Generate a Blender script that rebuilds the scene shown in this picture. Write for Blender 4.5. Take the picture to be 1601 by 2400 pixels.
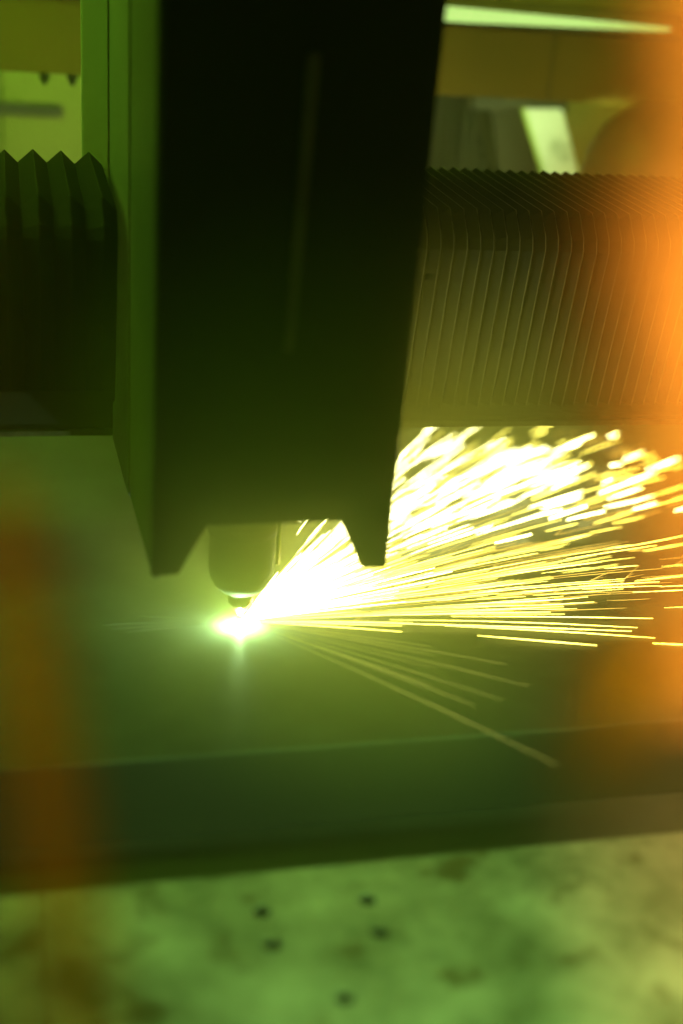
import bpy, bmesh, math, random
from mathutils import Vector, Matrix
random.seed(11)
sc = bpy.context.scene
for o in list(bpy.data.objects): bpy.data.objects.remove(o)
COL = sc.collection

# ------------------------------------------------------------------ camera
# metres; X along the gantry, Y away from the viewer, Z up; the sheet top is Z = 0 and the cut point is the origin
CAM = Vector((-0.1954, -1.0759, 0.4943))
RGT, DWN, FWD = Vector((.9697, -.2378, .0563)), Vector((-.0265, -.3314, -.9431)), Vector((.2429, .9130, -.3276))
cd = bpy.data.cameras.new('camera'); cam = bpy.data.objects.new('camera', cd); COL.objects.link(cam)
cam.matrix_world = Matrix(((RGT.x, -DWN.x, -FWD.x, CAM.x), (RGT.y, -DWN.y, -FWD.y, CAM.y), (RGT.z, -DWN.z, -FWD.z, CAM.z), (0, 0, 0, 1)))
cd.sensor_fit = 'VERTICAL'; cd.sensor_height = 36; cd.sensor_width = 24; cd.lens = 45.33
cd.clip_start = .02; cd.clip_end = 50
cd.dof.use_dof = True; cd.dof.focus_distance = 1.27; cd.dof.aperture_fstop = 1.5; cd.dof.aperture_blades = 9
sc.camera = cam

# ------------------------------------------------------------------ world and lamps
w = bpy.data.worlds.new('World'); sc.world = w; w.use_nodes = True
bg = w.node_tree.nodes['Background']; bg.inputs[0].default_value = (.30, 1, .07, 1); bg.inputs[1].default_value = .0035
vs = sc.view_settings; vs.view_transform = 'Standard'; vs.look = 'None'; vs.exposure = 0; vs.gamma = 1; vs.use_curve_mapping = False
cy = sc.cycles
cy.use_denoising = True; cy.max_bounces = 4; cy.diffuse_bounces = 2; cy.glossy_bounces = 2; cy.transparent_max_bounces = 12; cy.volume_bounces = 0; cy.volume_step_rate = 2.5; cy.volume_max_steps = 48; cy.adaptive_threshold = .05; cy.adaptive_min_samples = 24
cy.sample_clamp_indirect = 2.0; cy.caustics_reflective = False; cy.caustics_refractive = False

def lamp(name, kind, loc, aim, power, col, size=.3, size_y=None, spot=40, blend=.6):
    l = bpy.data.lights.new(name, kind); l.energy = power; l.color = col
    if kind == 'AREA':
        l.size = size
        if size_y: l.shape = 'RECTANGLE'; l.size_y = size_y
    else: l.shadow_soft_size = size
    if kind == 'SPOT': l.spot_size = math.radians(spot); l.spot_blend = blend
    o = bpy.data.objects.new(name, l); COL.objects.link(o); o.location = loc
    if aim is not None: o.rotation_euler = (Vector(aim) - Vector(loc)).to_track_quat('-Z', 'Y').to_euler()
    return o
GREEN = (.40, 1, .04)
lamp('cabin_lamp', 'AREA', (-.75, .15, 1.05), (-.1, .6, .15), 4.5, GREEN, .35, .9).data.spread = math.radians(110)
lamp('ledge_fill', 'SPOT', (.15, -1.02, .16), (.06, -.47, -.06), 27, (.46, 1, .20), .06, spot=46, blend=.7)  # added low fill, unseen below the view, to brighten the ledge
lamp('rear_fill', 'AREA', (.61, .690, .440), (.64, .9, .38), .52, (.64, 1, .34), .25, .03)  # unseen fill added under the beam to brighten the white sheet
# light of the burning metal: the cut point and the spray behind the nozzle
lamp('cut_light', 'POINT', (.000, -.002, .0058), None, 2.3, (.60, 1, .42), .003)
# added warm spots, unseen, lighting the strips that stand for window reflections
def reflection_fill(loc, z, power, col):          # a narrow upright beam of added light beside the camera
    z = Vector(z); y = Vector((.0265, .3314, .9431)); y = (y - z * y.dot(z)).normalized(); x = y.cross(-z)
    o = lamp('reflection_fill', 'SPOT', loc, None, power, col, .012, spot=76, blend=1)
    o.matrix_world = Matrix(((x.x * .22, y.x, -z.x, loc[0]), (x.y * .22, y.y, -z.y, loc[1]), (x.z * .22, y.z, -z.z, loc[2]), (0, 0, 0, 1)))
reflection_fill((-0.1663, -1.1025, 0.5028), (0.4674, 0.8425, -0.2680), 50, (1, .56, .17))
reflection_fill((-0.2342, -1.0858, 0.4989), (0.0104, 0.8810, -0.4730), 3.6, (1, .52, .01))

# ------------------------------------------------------------------ materials
def mat(name, base, rough=.5, metal=0., noise=0., scale=20., bump=0., base2=None, spec=.5):
    m = bpy.data.materials.new(name); m.use_nodes = True; nt = m.node_tree; b = nt.nodes['Principled BSDF']
    b.inputs['Roughness'].default_value = rough; b.inputs['Metallic'].default_value = metal
    b.inputs['Specular IOR Level'].default_value = spec
    b.inputs['Base Color'].default_value = (*base, 1)
    if noise or base2 or bump:
        tc = nt.nodes.new('ShaderNodeTexCoord'); n = nt.nodes.new('ShaderNodeTexNoise')
        n.inputs['Scale'].default_value = scale; n.inputs['Detail'].default_value = 6; n.inputs['Roughness'].default_value = .6
        nt.links.new(tc.outputs['Object'], n.inputs['Vector'])
        r = nt.nodes.new('ShaderNodeValToRGB'); r.color_ramp.elements[0].position = .32; r.color_ramp.elements[1].position = .68
        b2 = base2 or tuple(c * (1 - noise) for c in base)
        r.color_ramp.elements[0].color = (*b2, 1); r.color_ramp.elements[1].color = (*base, 1)
        nt.links.new(n.outputs['Fac'], r.inputs['Fac']); nt.links.new(r.outputs['Color'], b.inputs['Base Color'])
        if bump:
            bp = nt.nodes.new('ShaderNodeBump'); bp.inputs['Strength'].default_value = bump; bp.inputs['Distance'].default_value = .002
            n2 = nt.nodes.new('ShaderNodeTexNoise'); n2.inputs['Scale'].default_value = scale * 7; n2.inputs['Detail'].default_value = 4
            nt.links.new(tc.outputs['Object'], n2.inputs['Vector']); nt.links.new(n2.outputs['Fac'], bp.inputs['Height']); nt.links.new(bp.outputs['Normal'], b.inputs['Normal'])
    return m
def glow(name, col, s):
    m = bpy.data.materials.new(name); m.use_nodes = True; nt = m.node_tree
    for n in list(nt.nodes): nt.nodes.remove(n)
    o = nt.nodes.new('ShaderNodeOutputMaterial'); e = nt.nodes.new('ShaderNodeEmission')
    e.inputs[0].default_value = (*col, 1); e.inputs[1].default_value = s
    nt.links.new(e.outputs[0], o.inputs[0]); m.cycles.emission_sampling = 'FRONT' if s > 5 else 'NONE'
    return m
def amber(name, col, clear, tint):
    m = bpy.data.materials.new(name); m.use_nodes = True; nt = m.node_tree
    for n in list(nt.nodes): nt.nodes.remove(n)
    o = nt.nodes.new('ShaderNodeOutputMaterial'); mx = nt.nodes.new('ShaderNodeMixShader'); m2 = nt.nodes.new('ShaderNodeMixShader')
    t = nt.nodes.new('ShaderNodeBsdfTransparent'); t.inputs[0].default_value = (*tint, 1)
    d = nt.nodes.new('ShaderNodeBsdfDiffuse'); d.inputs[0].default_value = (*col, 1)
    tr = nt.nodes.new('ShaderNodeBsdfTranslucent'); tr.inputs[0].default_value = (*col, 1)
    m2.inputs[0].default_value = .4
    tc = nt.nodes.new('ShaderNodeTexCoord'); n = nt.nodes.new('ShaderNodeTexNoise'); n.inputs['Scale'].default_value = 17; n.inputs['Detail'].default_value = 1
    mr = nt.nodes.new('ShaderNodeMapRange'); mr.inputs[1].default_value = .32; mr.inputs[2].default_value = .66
    mr.inputs[3].default_value = clear - .10; mr.inputs[4].default_value = min(.95, clear + .10)      # denser and clearer patches that break up the reflection
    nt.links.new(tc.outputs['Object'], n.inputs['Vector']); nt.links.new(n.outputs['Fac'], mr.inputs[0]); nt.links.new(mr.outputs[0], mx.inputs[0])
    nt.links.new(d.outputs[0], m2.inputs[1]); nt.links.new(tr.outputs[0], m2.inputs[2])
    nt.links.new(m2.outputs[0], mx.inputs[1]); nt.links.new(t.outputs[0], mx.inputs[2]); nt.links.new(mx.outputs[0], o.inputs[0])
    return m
M = dict(
    sheet=mat('rolled steel', (.135, .145, .135), .42, .0, .35, 9, .03, spec=.002),
    frame=mat('black frame paint', (.008, .008, .007), .6, 0, .4, 14),
    bar=mat('grey channel paint', (.13, .14, .13), .6, 0, .3, 10),
    ledge=None,
    head=mat('black cover paint', (.010, .011, .009), .6, 0, .3, 12, .05),
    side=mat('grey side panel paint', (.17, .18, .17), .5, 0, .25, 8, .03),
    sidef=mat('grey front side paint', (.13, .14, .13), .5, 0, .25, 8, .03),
    plate=mat('carriage paint', (.50, .52, .46), .55, 0, .2, 8),
    rib=mat('lighter rib paint', (.24, .24, .17), .45, 0, .3, 30),  # rib strip, lighter than the cover it stands on
    nozzle=mat('dark nozzle steel', (.02, .02, .018), .75, .0, .3, 40),
    copper=mat('scorched copper', (.30, .18, .10), .35, .9, .5, 90),
    tube=mat('dull brass tube', (.35, .30, .14), .4, .6),
    cloth=mat('black bellows cloth', (.012, .013, .011), .7, 0, .35, 35, .05, spec=.15),
    seam=mat('bellows seam', (.55, .52, .34), .5, 0, .4, 60),
    railm=mat('dusty rail', (.085, .085, .05), .8, 0, .7, 90, .2, spec=.1),
    beam=mat('beige beam casing', (.20, .135, .012), .6, 0, .18, 6, .02),
    beamd=mat('dark beam core', (.05, .045, .03), .7),  # dark paint of the beam core and top flange
    wall=mat('pale rear panel', (.46, .58, .13), .6, 0, .12, 5),
    wally=mat('yellow rear panel', (.62, .55, .10), .6, 0, .15, 5),
    dark=mat('dark cabinet paint', (.07, .055, .03), .6, 0, .3, 9),
    curt=mat('dull green curtain', (.16, .18, .12), .7, 0, .4, 18),
    paper=None,
    brown=mat('brown silhouette paint', (.16, .10, .04), .5, 0, .25, 12),
    bolt=mat('black bolt', (.02, .02, .02), .5, .3),
    hole=mat('hole wall', (.02, .02, .018), .8),
    strip3=amber('curled amber reflection strip', (1, .70, .03), .55, (1, .9, .4)), strip=amber('amber reflection strip', (1, .56, .16), .74, (1, .88, .6)),  # amber tints of the strips that stand for window reflections
    strip2=amber('thin amber reflection strip', (.95, .56, .03), .70, (1, .80, .4)),
    white=glow('white hot', (1, .95, .38), 62), hot=glow('yellow hot', (1, .85, .13), 15),
    warm=glow('amber hot', (1, .66, .10), 2.6), dim=glow('cooling', (.80, .76, .14), .95), faint=glow('faint green', (.5, .8, .3), .35),
    core=glow('molten', (.9, 1, .85), 40),
    tubeL=glow('lamp diffuser', (.64, 1, .26), 1.15),
)
def ledge_mat():
    m = mat('stained steel ledge', (.66, .68, .62), .5, .10, .45, 15, .04, base2=(.17, .19, .13)); nt = m.node_tree
    b = nt.nodes['Principled BSDF']; old = b.inputs['Base Color'].links[0].from_socket
    tc = nt.nodes.new('ShaderNodeTexCoord'); n = nt.nodes.new('ShaderNodeTexNoise'); n.inputs['Scale'].default_value = 26; n.inputs['Detail'].default_value = 3
    nt.links.new(tc.outputs['Object'], n.inputs['Vector'])
    r = nt.nodes.new('ShaderNodeValToRGB'); r.color_ramp.elements[0].position = .60; r.color_ramp.elements[1].position = .72
    mx = nt.nodes.new('ShaderNodeMixRGB'); mx.blend_type = 'MIX'; mx.inputs[2].default_value = (.17, .15, .08, 1)
    nt.links.new(n.outputs['Fac'], r.inputs['Fac']); nt.links.new(r.outputs['Color'], mx.inputs[0]); nt.links.new(old, mx.inputs[1]); nt.links.new(mx.outputs[0], b.inputs['Base Color'])
    return m
M['ledge'] = ledge_mat()
M['paper'] = mat('creased white sheet', (.80, .82, .74), .6, 0, .5, 14, .0, base2=(.42, .46, .36))
M['paper'].node_tree.nodes['Color Ramp'].color_ramp.elements[0].position = .30; M['paper'].node_tree.nodes['Color Ramp'].color_ramp.elements[1].position = .42

# ------------------------------------------------------------------ helpers
def link(name, bm, m, parent=None, smooth=False):
    me = bpy.data.meshes.new(name); bmesh.ops.recalc_face_normals(bm, faces=bm.faces[:]); bm.to_mesh(me); bm.free()
    me.materials.append(m)
    if smooth:
        for p in me.polygons: p.use_smooth = True
    o = bpy.data.objects.new(name, me); COL.objects.link(o)
    if parent: o.parent = parent
    return o
def tag(o, label, cat, group=None):
    o['label'] = label; o['category'] = cat
    if group: o['group'] = group
    return o
def struct(o, kind='structure'): o['kind'] = kind; return o
def thing(name, label, cat, loc=(0, 0, 0), group=None):
    o = bpy.data.objects.new(name, None); COL.objects.link(o); o.location = loc; o.empty_display_size = .02
    return tag(o, label, cat, group)
def box(bm, a, b, bev=0.):
    vs_ = [bm.verts.new((x, y, z)) for x in (a[0], b[0]) for y in (a[1], b[1]) for z in (a[2], b[2])]
    fs = [bm.faces.new([vs_[i] for i in f]) for f in ((0, 1, 3, 2), (4, 6, 7, 5), (0, 4, 5, 1), (2, 3, 7, 6), (0, 2, 6, 4), (1, 5, 7, 3))]
    if bev: bmesh.ops.bevel(bm, geom=list({e for f in fs for e in f.edges}), offset=bev, segments=2, affect='EDGES')
    return bm
def boxo(name, a, b, m, parent=None, bev=.0015): return link(name, box(bmesh.new(), a, b, bev), m, parent)
def prism(bm, pts, d, bev=0.):
    """a closed outline pts (3-D, coplanar) extruded by the vector d"""
    v0 = [bm.verts.new(p) for p in pts]; v1 = [bm.verts.new(Vector(p) + Vector(d)) for p in pts]; n = len(pts)
    bm.faces.new(v0); bm.faces.new(v1[::-1])
    for i in range(n): bm.faces.new((v0[i], v1[i], v1[(i + 1) % n], v0[(i + 1) % n]))
    if bev: bmesh.ops.bevel(bm, geom=bm.edges[:], offset=bev, segments=2, affect='EDGES')
    return bm
def lathe(bm, prof, n=32, c=(0, 0, 0)):
    rings = []
    for r, z in prof:
        rings.append([bm.verts.new((c[0] + r * math.cos(2 * math.pi * i / n), c[1] + r * math.sin(2 * math.pi * i / n), c[2] + z)) for i in range(n)] if r > 1e-6 else [bm.verts.new((c[0], c[1], c[2] + z))])
    for a, b in zip(rings, rings[1:]):
        for i in range(n):
            j = (i + 1) % n
            if len(a) == 1 and len(b) == 1: continue
            if len(a) == 1: bm.faces.new((a[0], b[i], b[j]))
            elif len(b) == 1: bm.faces.new((a[i], b[0], a[j]))
            else: bm.faces.new((a[i], b[i], b[j], a[j]))
    return bm
def tube(bm, pts, rads, n=5):
    pts = [Vector(p) for p in pts]; rings = []
    for i, p in enumerate(pts):
        t = (pts[min(i + 1, len(pts) - 1)] - pts[max(i - 1, 0)]).normalized()
        u = t.orthogonal().normalized(); v = t.cross(u)
        rings.append([bm.verts.new(p + (u * math.cos(2 * math.pi * k / n) + v * math.sin(2 * math.pi * k / n)) * rads[i]) for k in range(n)])
    for a, b in zip(rings, rings[1:]):
        for k in range(n): bm.faces.new((a[k], b[k], b[(k + 1) % n], a[(k + 1) % n]))
    bm.faces.new(rings[0][::-1]); bm.faces.new(rings[-1])
    return bm

# ------------------------------------------------------------------ setting: bed of the machine
struct(boxo('floor', (-3, -1.6, -.62), (3, 3, -.60), M['frame'], bev=0))
t = thing('steel_sheet', 'large flat rolled steel sheet being cut under the laser head', 'steel sheet', (0, 0, 0))
boxo('plate', (-1.3, -.2286, -.0025), (1.5, 1.04, 0), M['sheet'], t, .0006)
# open kerf already cut ahead of the point
link('kerf', tube(bmesh.new(), [(.001, -.001, .0002), (.001, .12, .0002), (.001, .30, .0002)], [.0007] * 3, 4), M['hole'], t)
t = thing('table_frame', 'dark table frame with a lighter channel along the sheet front', 'machine frame', (0, -.22, -.08))
def rel(o, p): o.matrix_parent_inverse = Matrix.Translation(-p.location); return o
rel(boxo('front_apron', (-1.3, -.224, -.0735), (1.5, -.19, -.0030), M['frame'], t), t)
rel(boxo('channel', (-1.3, -.40, -.090), (1.5, -.19, -.0745), M['bar'], t), t)
# front ledge with real holes
HOLES = [(-.043, -.355), (-.0423, -.3904), (.0315, -.3542), (.0308, -.39), (-.0081, -.4477)]
def ledge_panel(x0, x1, y0, y1, z0, z1, holes, r=.0064, n=20):
    bm = bmesh.new(); loops = []
    out = [bm.verts.new((x, y, z1)) for x, y in ((x0, y0), (x1, y0), (x1, y1), (x0, y1))]
    es = [bm.edges.new((out[i], out[(i + 1) % 4])) for i in range(4)]
    for hx, hy in holes:
        vsx = [bm.verts.new((hx + r * math.cos(2 * math.pi * k / n), hy + r * math.sin(2 * math.pi * k / n), z1)) for k in range(n)]
        es += [bm.edges.new((vsx[k], vsx[(k + 1) % n])) for k in range(n)]
    bmesh.ops.triangle_fill(bm, use_beauty=True, use_dissolve=False, edges=es)
    g = bmesh.ops.extrude_face_region(bm, geom=bm.faces[:])
    for v in [e for e in g['geom'] if isinstance(e, bmesh.types.BMVert)]: v.co.z = z0
    return bm
t = thing('front_ledge', 'mottled pale metal ledge with screw holes along the front', 'ledge', (0, -.55, -.06))
rel(link('ledge_plate', ledge_panel(-.1885, 1.2, -.95, -.3113, -.0512, -.05, HOLES), M['ledge'], t), t)
rel(link('ledge_plate', ledge_panel(-1.2, -.1895, -.95, -.3113, -.0512, -.05, []), M['ledge'], t), t)
for hx, hy in HOLES:
    bm = lathe(bmesh.new(), [(.0064, -.0514), (.0082, -.0514), (.0082, -.074), (0, -.074), (0, -.073), (.0064, -.073), (.0064, -.0514)], 16, (hx, hy, 0))
    rel(link('hole_bottom', bm, M['hole'], t), t)
# ------------------------------------------------------------------ rear of the cabin
t = thing('rear_panel', 'pale rear panel with a dark slot seen above left bellows', 'wall panel', (-.3, 1.05, 0))
rel(boxo('panel', (-.2035, 1.05, 0), (.30, 1.07, .75), M['wall'], t, .002), t)
rel(boxo('panel', (-1.3, 1.05, 0), (-.2060, 1.07, .75), M['wall'], t, .002), t)
rel(boxo('slot', (-.40, 1.043, .392), (-.112, 1.0495, .411), M['bar'], t, .003), t)
t = thing('yellow_panel', 'yellow rear panel behind right bellows, below the beam', 'wall panel', (.8, 1.05, 0))
rel(boxo('panel', (.302, 1.052, 0), (1.7, 1.072, .9), M['wally'], t, .002), t)
# rear beam
t = thing('rear_beam', 'long beige cased beam crossing behind the cutting head', 'beam', (0, .72, .46))
for x0, x1 in ((-1.2, -.30), (-.298, .5405), (.5435, 1.5)):
    rel(boxo('casing_panel', (x0, .70, .462), (x1, .706, .5525), M['beam'], t, .0012), t)
rel(boxo('beam_core', (-1.2, .7065, .4635), (1.5, .80, .5515), M['beamd'], t, .0), t)
rel(boxo('top_flange', (-1.2, .695, .5530), (1.5, .80, .5565), M['beamd'], t, .0005), t)
for i, x in enumerate((-.1481, -.1132)):
    b = thing('hanging_bolt', ('black bolt under the beam, nearer the left picture edge', 'black bolt under the beam, nearer the green side panel')[i], 'bolt', (x, .712, .4615), 'bolts under the beam')
    link('bolt_head', lathe(bmesh.new(), [(0, 0), (.0066, 0), (.0066, -.007), (0, -.007)], 6), M['bolt'], b)
    link('shank', lathe(bmesh.new(), [(0, -.007), (.0038, -.007), (.0038, -.0125), (0, -.0135)], 12), M['bolt'], b)
t = thing('light_bar', 'glowing pale wedge shaped light bar above the rear beam', 'lamp', (.55, .73, .565))
rel(link('diffuser', prism(bmesh.new(), [(.36, .72, .5572), (.726, .72, .5655), (.726, .72, .5700), (.36, .72, .5775)], (0, .03, 0), .0008), M['tubeL'], t), t)
rel(boxo('housing', (.34, .752, .558), (.80, .79, .592), M['beam'], t), t)
# things seen in the gap between beam and right bellows
t = thing('dark_post', 'dark brown post under the beam behind the white sheet', 'post', (.60, .93, 0))
rel(link('post', prism(bmesh.new(), [(.536, .93, .47), (.655, .93, .47), (.68, .93, 0), (.60, .93, 0), (.563, .93, .354)], (0, .06, 0), .002), M['dark'], t), t)
rel(boxo('cap', (.50, .90, .440), (.66, .928, .4615), M['dark'], t, .004), t)
t = thing('white_panel', 'tilted creased white sheet leaning behind right bellows', 'panel')
link('sheet', prism(bmesh.new(), [(.5636, .85, .4456), (.6274, .85, .4486), (.690, .85, .30), (.631, .85, .30)], (0, .004, 0)), M['paper'], t)
link('edge_strip', prism(bmesh.new(), [(.5600, .846, .4455), (.5660, .846, .4457), (.6335, .846, .30), (.6275, .846, .30)], (0, .0035, 0)), M['wall'], t)
t = thing('curtain', 'dull green hanging curtain with soft folds beside the head', 'curtain', (.52, 1.0, .2))
bm = bmesh.new(); N = 60; prev = None
for i in range(N + 1):
    x = .40 + .165 * i / N; y = 1.0 + .018 * math.sin(i * .52) + .008 * math.sin(i * 1.27 + 1)
    cur = [bm.verts.new((x, y, .52)), bm.verts.new((x + .012, y, .15))]
    if prev: bm.faces.new((prev[0], prev[1], cur[1], cur[0]))
    prev = cur
bmesh.ops.solidify(bm, geom=bm.faces[:], thickness=.002)
rel(link('drape', bm, M['curt'], t, True), t)
t = thing('silhouette_dome', 'rounded brown dome standing for a dark window silhouette, behind right end of bellows', 'reflected silhouette', (.69, .62, .2))  # dome added in place of a dark silhouette reflected in the window
bm = lathe(bmesh.new(), [(0, .272), (.03, .270), (.062, .258), (.088, .236), (.105, .205), (.112, .17), (.113, 0), (0, 0)], 40)
link('dome', bm, M['brown'], t, True)
link('base_ring', lathe(bmesh.new(), [(.1135, .0), (.122, .0), (.122, .02), (.1135, .02)], 40), M['dark'], t)

# ------------------------------------------------------------------ bellows
RIDGE = [(.300, .3950), (.106, .3715), (.0885, .3480), (.0860, .3360), (.124, .1745), (.150, .1715)]
def inset(d):
    k = [(.02, -1), (.3, -.95), (.85, -.45), (.95, -.1), (.9, .35), (0, 1)]
    return [(y + d * a, z + d * b) for (y, z), (a, b) in zip(RIDGE, k)]
def pleat_mesh(p, d, peak, lift=0.):
    bm = bmesh.new(); rows = []
    for x, prof in ((0, inset(d)), (peak * p, [(y, z + lift) for y, z in RIDGE]), (p, inset(d))):
        rows.append([bm.verts.new((x, y, z)) for y, z in prof])
    for a, b in zip(rows, rows[1:]):
        for i in range(len(a) - 1): bm.faces.new((a[i], a[i + 1], b[i + 1], b[i]))
    bmesh.ops.subdivide_edges(bm, edges=[e for e in bm.edges if abs(e.verts[0].co.x - e.verts[1].co.x) < 1e-6], cuts=1)
    bmesh.ops.solidify(bm, geom=bm.faces[:], thickness=-.0006)
    return bm
def seam_mesh(p, peak, r):
    return tube(bmesh.new(), [(peak * p, y - .0004, z + .0004) for y, z in RIDGE], [r] * len(RIDGE), 4)
def bellows(name, label, x0, n, p, d, peak, seam_r, jit):
    t = thing(name, label, 'bellows', (x0, .15, .165), 'way covers on the gantry')
    pb = pleat_mesh(p, d, peak); me = None
    for i in range(n):
        if me is None:
            o = link('pleat', pb, M['cloth'], t); me = o.data
            sm = link('seam', seam_mesh(p, peak, seam_r), M['seam'], o); sme = sm.data
        else:
            o = bpy.data.objects.new('pleat', me); COL.objects.link(o); o.parent = t
            sm = bpy.data.objects.new('seam', sme); COL.objects.link(sm); sm.parent = o
        o.location = (i * p + random.uniform(-jit, jit), -.15 + random.uniform(-jit, jit), -.165 + random.uniform(-jit, jit))
    return t
bellows('bellows', 'black tightly folded bellows right of the head, above the sparks', .106, 49, .01315, .0070, .72, .00055, .00028)
bellows('bellows', 'black wide pleated bellows left of the head', -.1045 - 9 * .0272, 9, .0272, .0125, .52, .0003, .0010)
for nm, x0, x1, lab in (('bellows_rail', .110, .80, 'narrow pale rail under the right bellows, lit by sparks'), ('bellows_rail', -.60, -.1075, 'dusty dark rail under the left bellows')):
    r_ = thing(nm, lab, 'rail', ((x0 + x1) / 2, .13, .158), 'rails under the bellows')
    rel(boxo('rail_bar', (x0, .100, .1545 if x0 < 0 else .1590), (x1, .240, .1600 if x0 < 0 else .1645), M['railm'], r_, .0008), r_)
    rel(boxo('skirt' if x0 < 0 else 'lip', (x0, .104, .1605 if x0 < 0 else .165), (x1, .107, .1960 if x0 < 0 else .1685), M['cloth'] if x0 < 0 else M['railm'], r_, .0008), r_)

# ------------------------------------------------------------------ cutting head
h = thing('laser_cutting_head', 'tall black cutting head with notched cover hanging over the glowing cut', 'cutting head', (0, 0, .1))
front = [(-.0955, .1050), (-.0738, .1055), (-.0522, .1478), (.0570, .1485), (.0761, .1052), (.0973, .1044), (.1006, .2271), (.1160, .640), (-.0875, .640)]
rel(link('front_cover', prism(bmesh.new(), [(x, -.13, z) for x, z in front], (0, .006, 0), .0012), M['head'], h), h)
rel(boxo('side_panel', (-.0935, -.1235, .1000), (-.0885, .0835, .640), M['sidef'], h), h)
rel(boxo('side_panel', (-.0950, .0850, .0990), (-.0895, .345, .640), M['side'], h), h)
rel(boxo('side_panel', (.0955, -.1235, .150), (.1000, .245, .640), M['head'], h), h)
rel(boxo('carriage_plate', (-.1225, .310, .172), (-.0955, .322, .640), M['plate'], h), h)
rel(boxo('carriage_plate', (.101, .310, .172), (.122, .322, .640), M['head'], h), h)
rel(boxo('housing_floor', (-.0875, -.1235, .152), (.0950, .30, .158), M['head'], h), h)
rel(link('edge_strip', prism(bmesh.new(), [(.0110, -.1365, .5010), (.0200, -.1365, .5010), (.0108, -.1365, .2850), (.0018, -.1365, .2850)], (0, .006, 0), .0015), M['rib'], h), h)
nz = rel(link('nozzle_body', lathe(bmesh.new(), [(0, .151), (.0298, .151), (.0298, .058), (.0285, .050), (.0245, .0415), (.018, .0355), (.013, .033), (.0, .033)], 40), M['nozzle'], h, True), h)
nz2 = link('nozzle_tip', lathe(bmesh.new(), [(.0, .0325), (.0115, .0325), (.0115, .024), (.0085, .020), (.0035, .012), (.0014, .012), (.0014, .020), (0, .020)], 28), M['copper'], nz, True)
link('clamp_ring', lathe(bmesh.new(), [(.0299, .092), (.0312, .0925), (.0312, .101), (.0299, .1015)], 40), M['nozzle'], nz, True)
rel(link('gas_tube', tube(bmesh.new(), [(.0345, .004, .151), (.0345, .004, .075), (.0335, .003, .058)], [.0022] * 3, 10), M['tube'], h, True), h)

# ------------------------------------------------------------------ molten point and sparks
t = tag(link('molten_point', lathe(bmesh.new(), [(0, .0045), (.002, .0042), (.0036, .0028), (.0042, .001), (0, .0004)], 20), M['core'], None, True), 'blinding white molten point where the laser meets the sheet', 'molten metal')
def streak(bm, phi, th, r0, L, rad, bend=0., drop=.10, z0=.004):
    d = Vector((math.cos(phi) * math.cos(th), math.sin(phi) * math.cos(th), math.sin(th)))
    pts = []
    for k in range(4):
        r = r0 + L * k / 3
        p = d * r + Vector((0, 0, z0 - drop * r * r + bend * (k / 3) ** 2 * L)); p.z = max(p.z, .0015); pts.append(p)
    tube(bm, pts, [rad * .45, rad, rad, rad * .5], 4)
R = math.radians; U = random.uniform
bm_all = {}
def fill(m, n, phis, ths, r0s, Ls, rads):
    bm = bm_all.setdefault(m, bmesh.new())
    for _ in range(n): streak(bm, R(random.triangular(*phis)), R(U(*ths)), U(*r0s), U(*Ls), U(*rads))
fill('white', 120, (0, 64, 38), (0, 9), (.004, .05), (.05, .20), (.0002, .0004))
fill('white', 195, (24, 69, 50), (1, 8), (.12, .62), (.05, .15), (.0003, .00055))
fill('hot', 110, (-6, 62, 32), (0, 10), (.02, .16), (.06, .16), (.0003, .0005))
fill('hot', 100, (20, 68, 44), (0, 8), (.25, .68), (.05, .12), (.0003, .0006))
fill('hot', 90, (-8, 40, 8), (0, 8), (.03, .30), (.06, .18), (.00015, .0003))
fill('warm', 130, (-8, 64, 20), (0, 9), (.04, .34), (.05, .16), (.0002, .0004))
for m, bm in bm_all.items():
    o = link('spark_spray', bm, M[m]); o['kind'] = 'stuff'; o['category'] = 'sparks'
    o['label'] = {'white': 'dense fan of white hot sparks streaming right from the cut', 'hot': 'yellow hot streaks mixed into the spark fan right of the nozzle', 'warm': 'fine amber streaks along the lower part of the spark fan'}[m]
def spark(label, group, m, phi, th, r0, L, rad, bend=0., fork=0, **k):
    bm = bmesh.new(); streak(bm, R(phi), R(th), r0, L, rad, bend, **k)
    o = tag(link('spark', bm, M[m]), label, 'spark', group)
    if fork:
        d = Vector((math.cos(R(phi)), math.sin(R(phi)), .05)); p = d * (r0 + L * .6); p.z = max(.006, math.sin(R(th)) * (r0 + L * .6) + .004)
        for _ in range(fork):
            e = p + d * U(.010, .03) + Vector((U(-.006, .006), U(-.006, .014), U(-.004, .010)))
            link('fork', tube(bmesh.new(), [p, (p + e) / 2, e], [.0002, .00015, .00008], 4), M['warm'], o)
    return o
LV = 'bright level spark streak skimming the sheet at right'
for phi, r0, L in ((-11.5, .19, .20), (-10, .10, .27), (-8, .14, .24), (-6, .20, .20), (-14, .03, .12), (-17, .02, .13), (-12, .02, .14), (-4, .05, .25), (-15.5, .22, .11), (-1, .10, .22), (2, .18, .16), (-13.2, .385, .05)):
    spark(LV, 'level sparks skimming the sheet', 'hot', phi, U(1, 2.5), r0, L, U(.0003, .0006), bend=U(-.01, .02), fork=random.choice((0, 0, 0, 3)))
RT = 'separate thin spark streak flying out at right of the fan'
for _ in range(56):
    phi = U(-4, 30); spark(RT, 'thin separate sparks', random.choice(('hot', 'hot', 'warm')), phi, U(1, 7), U(.18, .52), U(.03, .11), U(.00015, .0004), bend=U(-.02, .05), fork=random.choice((0, 0, 0, 0, 3, 4)))
FR = 'soft thick spark streak far behind, under the right bellows'
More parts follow.
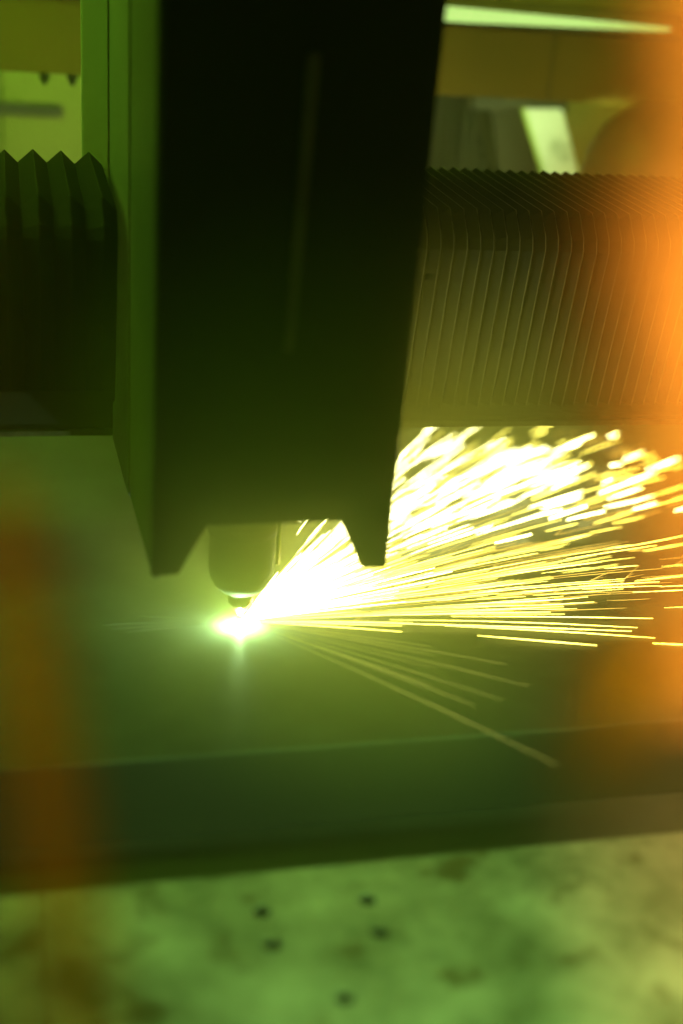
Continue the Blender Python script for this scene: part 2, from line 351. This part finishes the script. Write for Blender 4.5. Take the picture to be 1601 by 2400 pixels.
for _ in range(54):
    phi = U(24, 50); spark(FR, 'blurred far sparks', random.choice(('white', 'hot', 'warm', 'warm')), phi, U(1, 6), U(.40, .82), U(.03, .09), U(.0003, .0007), bend=U(-.1, .1))
for phi, r0, L, m in ((-59, .05, .31, 'dim'), (-53, .06, .20, 'dim'), (-50, .04, .17, 'dim'), (-47, .05, .22, 'dim'), (-43, .05, .15, 'dim'), (-40, .08, .20, 'dim'), (-36, .03, .16, 'dim'), (-32, .05, .20, 'dim'), (-28, .03, .15, 'dim')):
    spark('longest dim spark streak, crossing the front edge of the sheet' if L > .3 else 'dim short spark streak falling toward the front, above the longest one', 'dim sparks toward the front', m, phi, U(2, 4), r0, L, U(.0002, .00035))
for phi in (176, 181, 186, 172, 190):
    spark('faint thin streak leaving the cut point to the left', 'faint sparks to the left', 'faint', phi, U(1, 4), U(.02, .05), U(.03, .09), .0003)

# ------------------------------------------------------------------ orange window reflections, built as added amber strips near the camera
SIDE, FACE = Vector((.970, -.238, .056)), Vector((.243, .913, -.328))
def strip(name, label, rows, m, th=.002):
    """rows: centre (x, y, z), half width, bow - a soft strip in place of a reflection in the window"""
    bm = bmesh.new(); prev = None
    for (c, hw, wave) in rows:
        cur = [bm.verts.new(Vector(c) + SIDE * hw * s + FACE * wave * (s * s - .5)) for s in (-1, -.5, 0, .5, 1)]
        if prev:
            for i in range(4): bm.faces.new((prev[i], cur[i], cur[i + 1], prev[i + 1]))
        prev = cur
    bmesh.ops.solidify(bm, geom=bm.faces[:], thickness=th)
    return tag(link(name, bm, m, None, True), label, 'window reflection', 'amber window reflections')
strip('reflection_strip', 'bright translucent amber reflection strip standing for window glare along the right edge', [((-0.0489, -0.8053, 0.5330), 0.0173, 0.006), ((-0.0459, -0.8044, 0.5120), 0.0178, 0.006), ((-0.0489, -0.8109, 0.4896), 0.0205, 0.006), ((-0.0578, -0.8232, 0.4722), 0.0228, 0.006), ((-0.0638, -0.8387, 0.4520), 0.0201, 0.006), ((-0.0644, -0.8466, 0.4357), 0.0178, 0.006), ((-0.0590, -0.8487, 0.4131), 0.0151, 0.006), ((-0.0503, -0.8496, 0.3885), 0.0137, 0.006), ((-0.0464, -0.8554, 0.3651), 0.0119, 0.006)], M['strip'])
strip('reflection_strip', 'thin amber reflection strip standing for window glare across the lower left corner', [((-0.1994, -0.7765, 0.3974), 0.0047, 0.005), ((-0.1966, -0.7951, 0.3773), 0.0089, 0.005), ((-0.1934, -0.8057, 0.3548), 0.0086, 0.005), ((-0.1901, -0.8070, 0.3268), 0.0081, 0.005), ((-0.1871, -0.8109, 0.2990), 0.0079, 0.005), ((-0.1845, -0.8249, 0.2785), 0.0076, 0.005), ((-0.1824, -0.8398, 0.2665), 0.0076, 0.005)], M['strip2'])
strip('reflection_strip', 'short curled amber reflection strip standing for window glare low at right', [((-0.0672, -0.8538, 0.3842), 0.0046, 0.006), ((-0.0682, -0.8518, 0.3772), 0.0078, 0.006), ((-0.0714, -0.8549, 0.3718), 0.0082, 0.006), ((-0.0778, -0.8602, 0.3669), 0.0068, 0.006), ((-0.0814, -0.8625, 0.3603), 0.0059, 0.006), ((-0.0814, -0.8607, 0.3520), 0.0036, 0.006)], M['strip3'])

# ------------------------------------------------------------------ haze: fine cutting smoke in the cabin
bm = box(bmesh.new(), (-3.2, -1.9, -.9), (3.2, 3.2, 1.6))
hm = bpy.data.materials.new('cutting smoke'); hm.use_nodes = True; nt = hm.node_tree
for n in list(nt.nodes): nt.nodes.remove(n)
o = nt.nodes.new('ShaderNodeOutputMaterial'); pv = nt.nodes.new('ShaderNodeVolumePrincipled')
pv.inputs['Color'].default_value = (.86, .95, .40, 1); pv.inputs['Density'].default_value = .13; pv.inputs['Anisotropy'].default_value = .0
nt.links.new(pv.outputs[0], o.inputs['Volume'])
hz = link('haze', bm, hm); hz['kind'] = 'stuff'; hz['label'] = 'thin cutting smoke filling the cabin'

# smoke ball added for the lens bloom over the cut and lower head
sm = bpy.data.materials.new('bloom smoke'); sm.use_nodes = True; nt = sm.node_tree
for n in list(nt.nodes): nt.nodes.remove(n)
o = nt.nodes.new('ShaderNodeOutputMaterial'); pv = nt.nodes.new('ShaderNodeVolumePrincipled'); pv.inputs['Color'].default_value = (.97, .95, .22, 1)
tc = nt.nodes.new('ShaderNodeTexCoord'); gr = nt.nodes.new('ShaderNodeTexGradient'); gr.gradient_type = 'SPHERICAL'
pw = nt.nodes.new('ShaderNodeMath'); pw.operation = 'POWER'; pw.inputs[1].default_value = 1.7
mu = nt.nodes.new('ShaderNodeMath'); mu.operation = 'MULTIPLY'; mu.inputs[1].default_value = 7.5
nt.links.new(tc.outputs['Object'], gr.inputs[0]); nt.links.new(gr.outputs['Fac'], pw.inputs[0]); nt.links.new(pw.outputs[0], mu.inputs[0])
nt.links.new(mu.outputs[0], pv.inputs['Density']); nt.links.new(pv.outputs[0], o.inputs['Volume'])
bm = bmesh.new(); bmesh.ops.create_icosphere(bm, subdivisions=3, radius=1)
so = link('bloom_smoke', bm, sm); so.location = (.055, -.15, .19); so.scale = (.27, .32, .26); so['kind'] = 'stuff'; so['label'] = 'smoke added for the lens bloom round the cut and the lower cutting head'
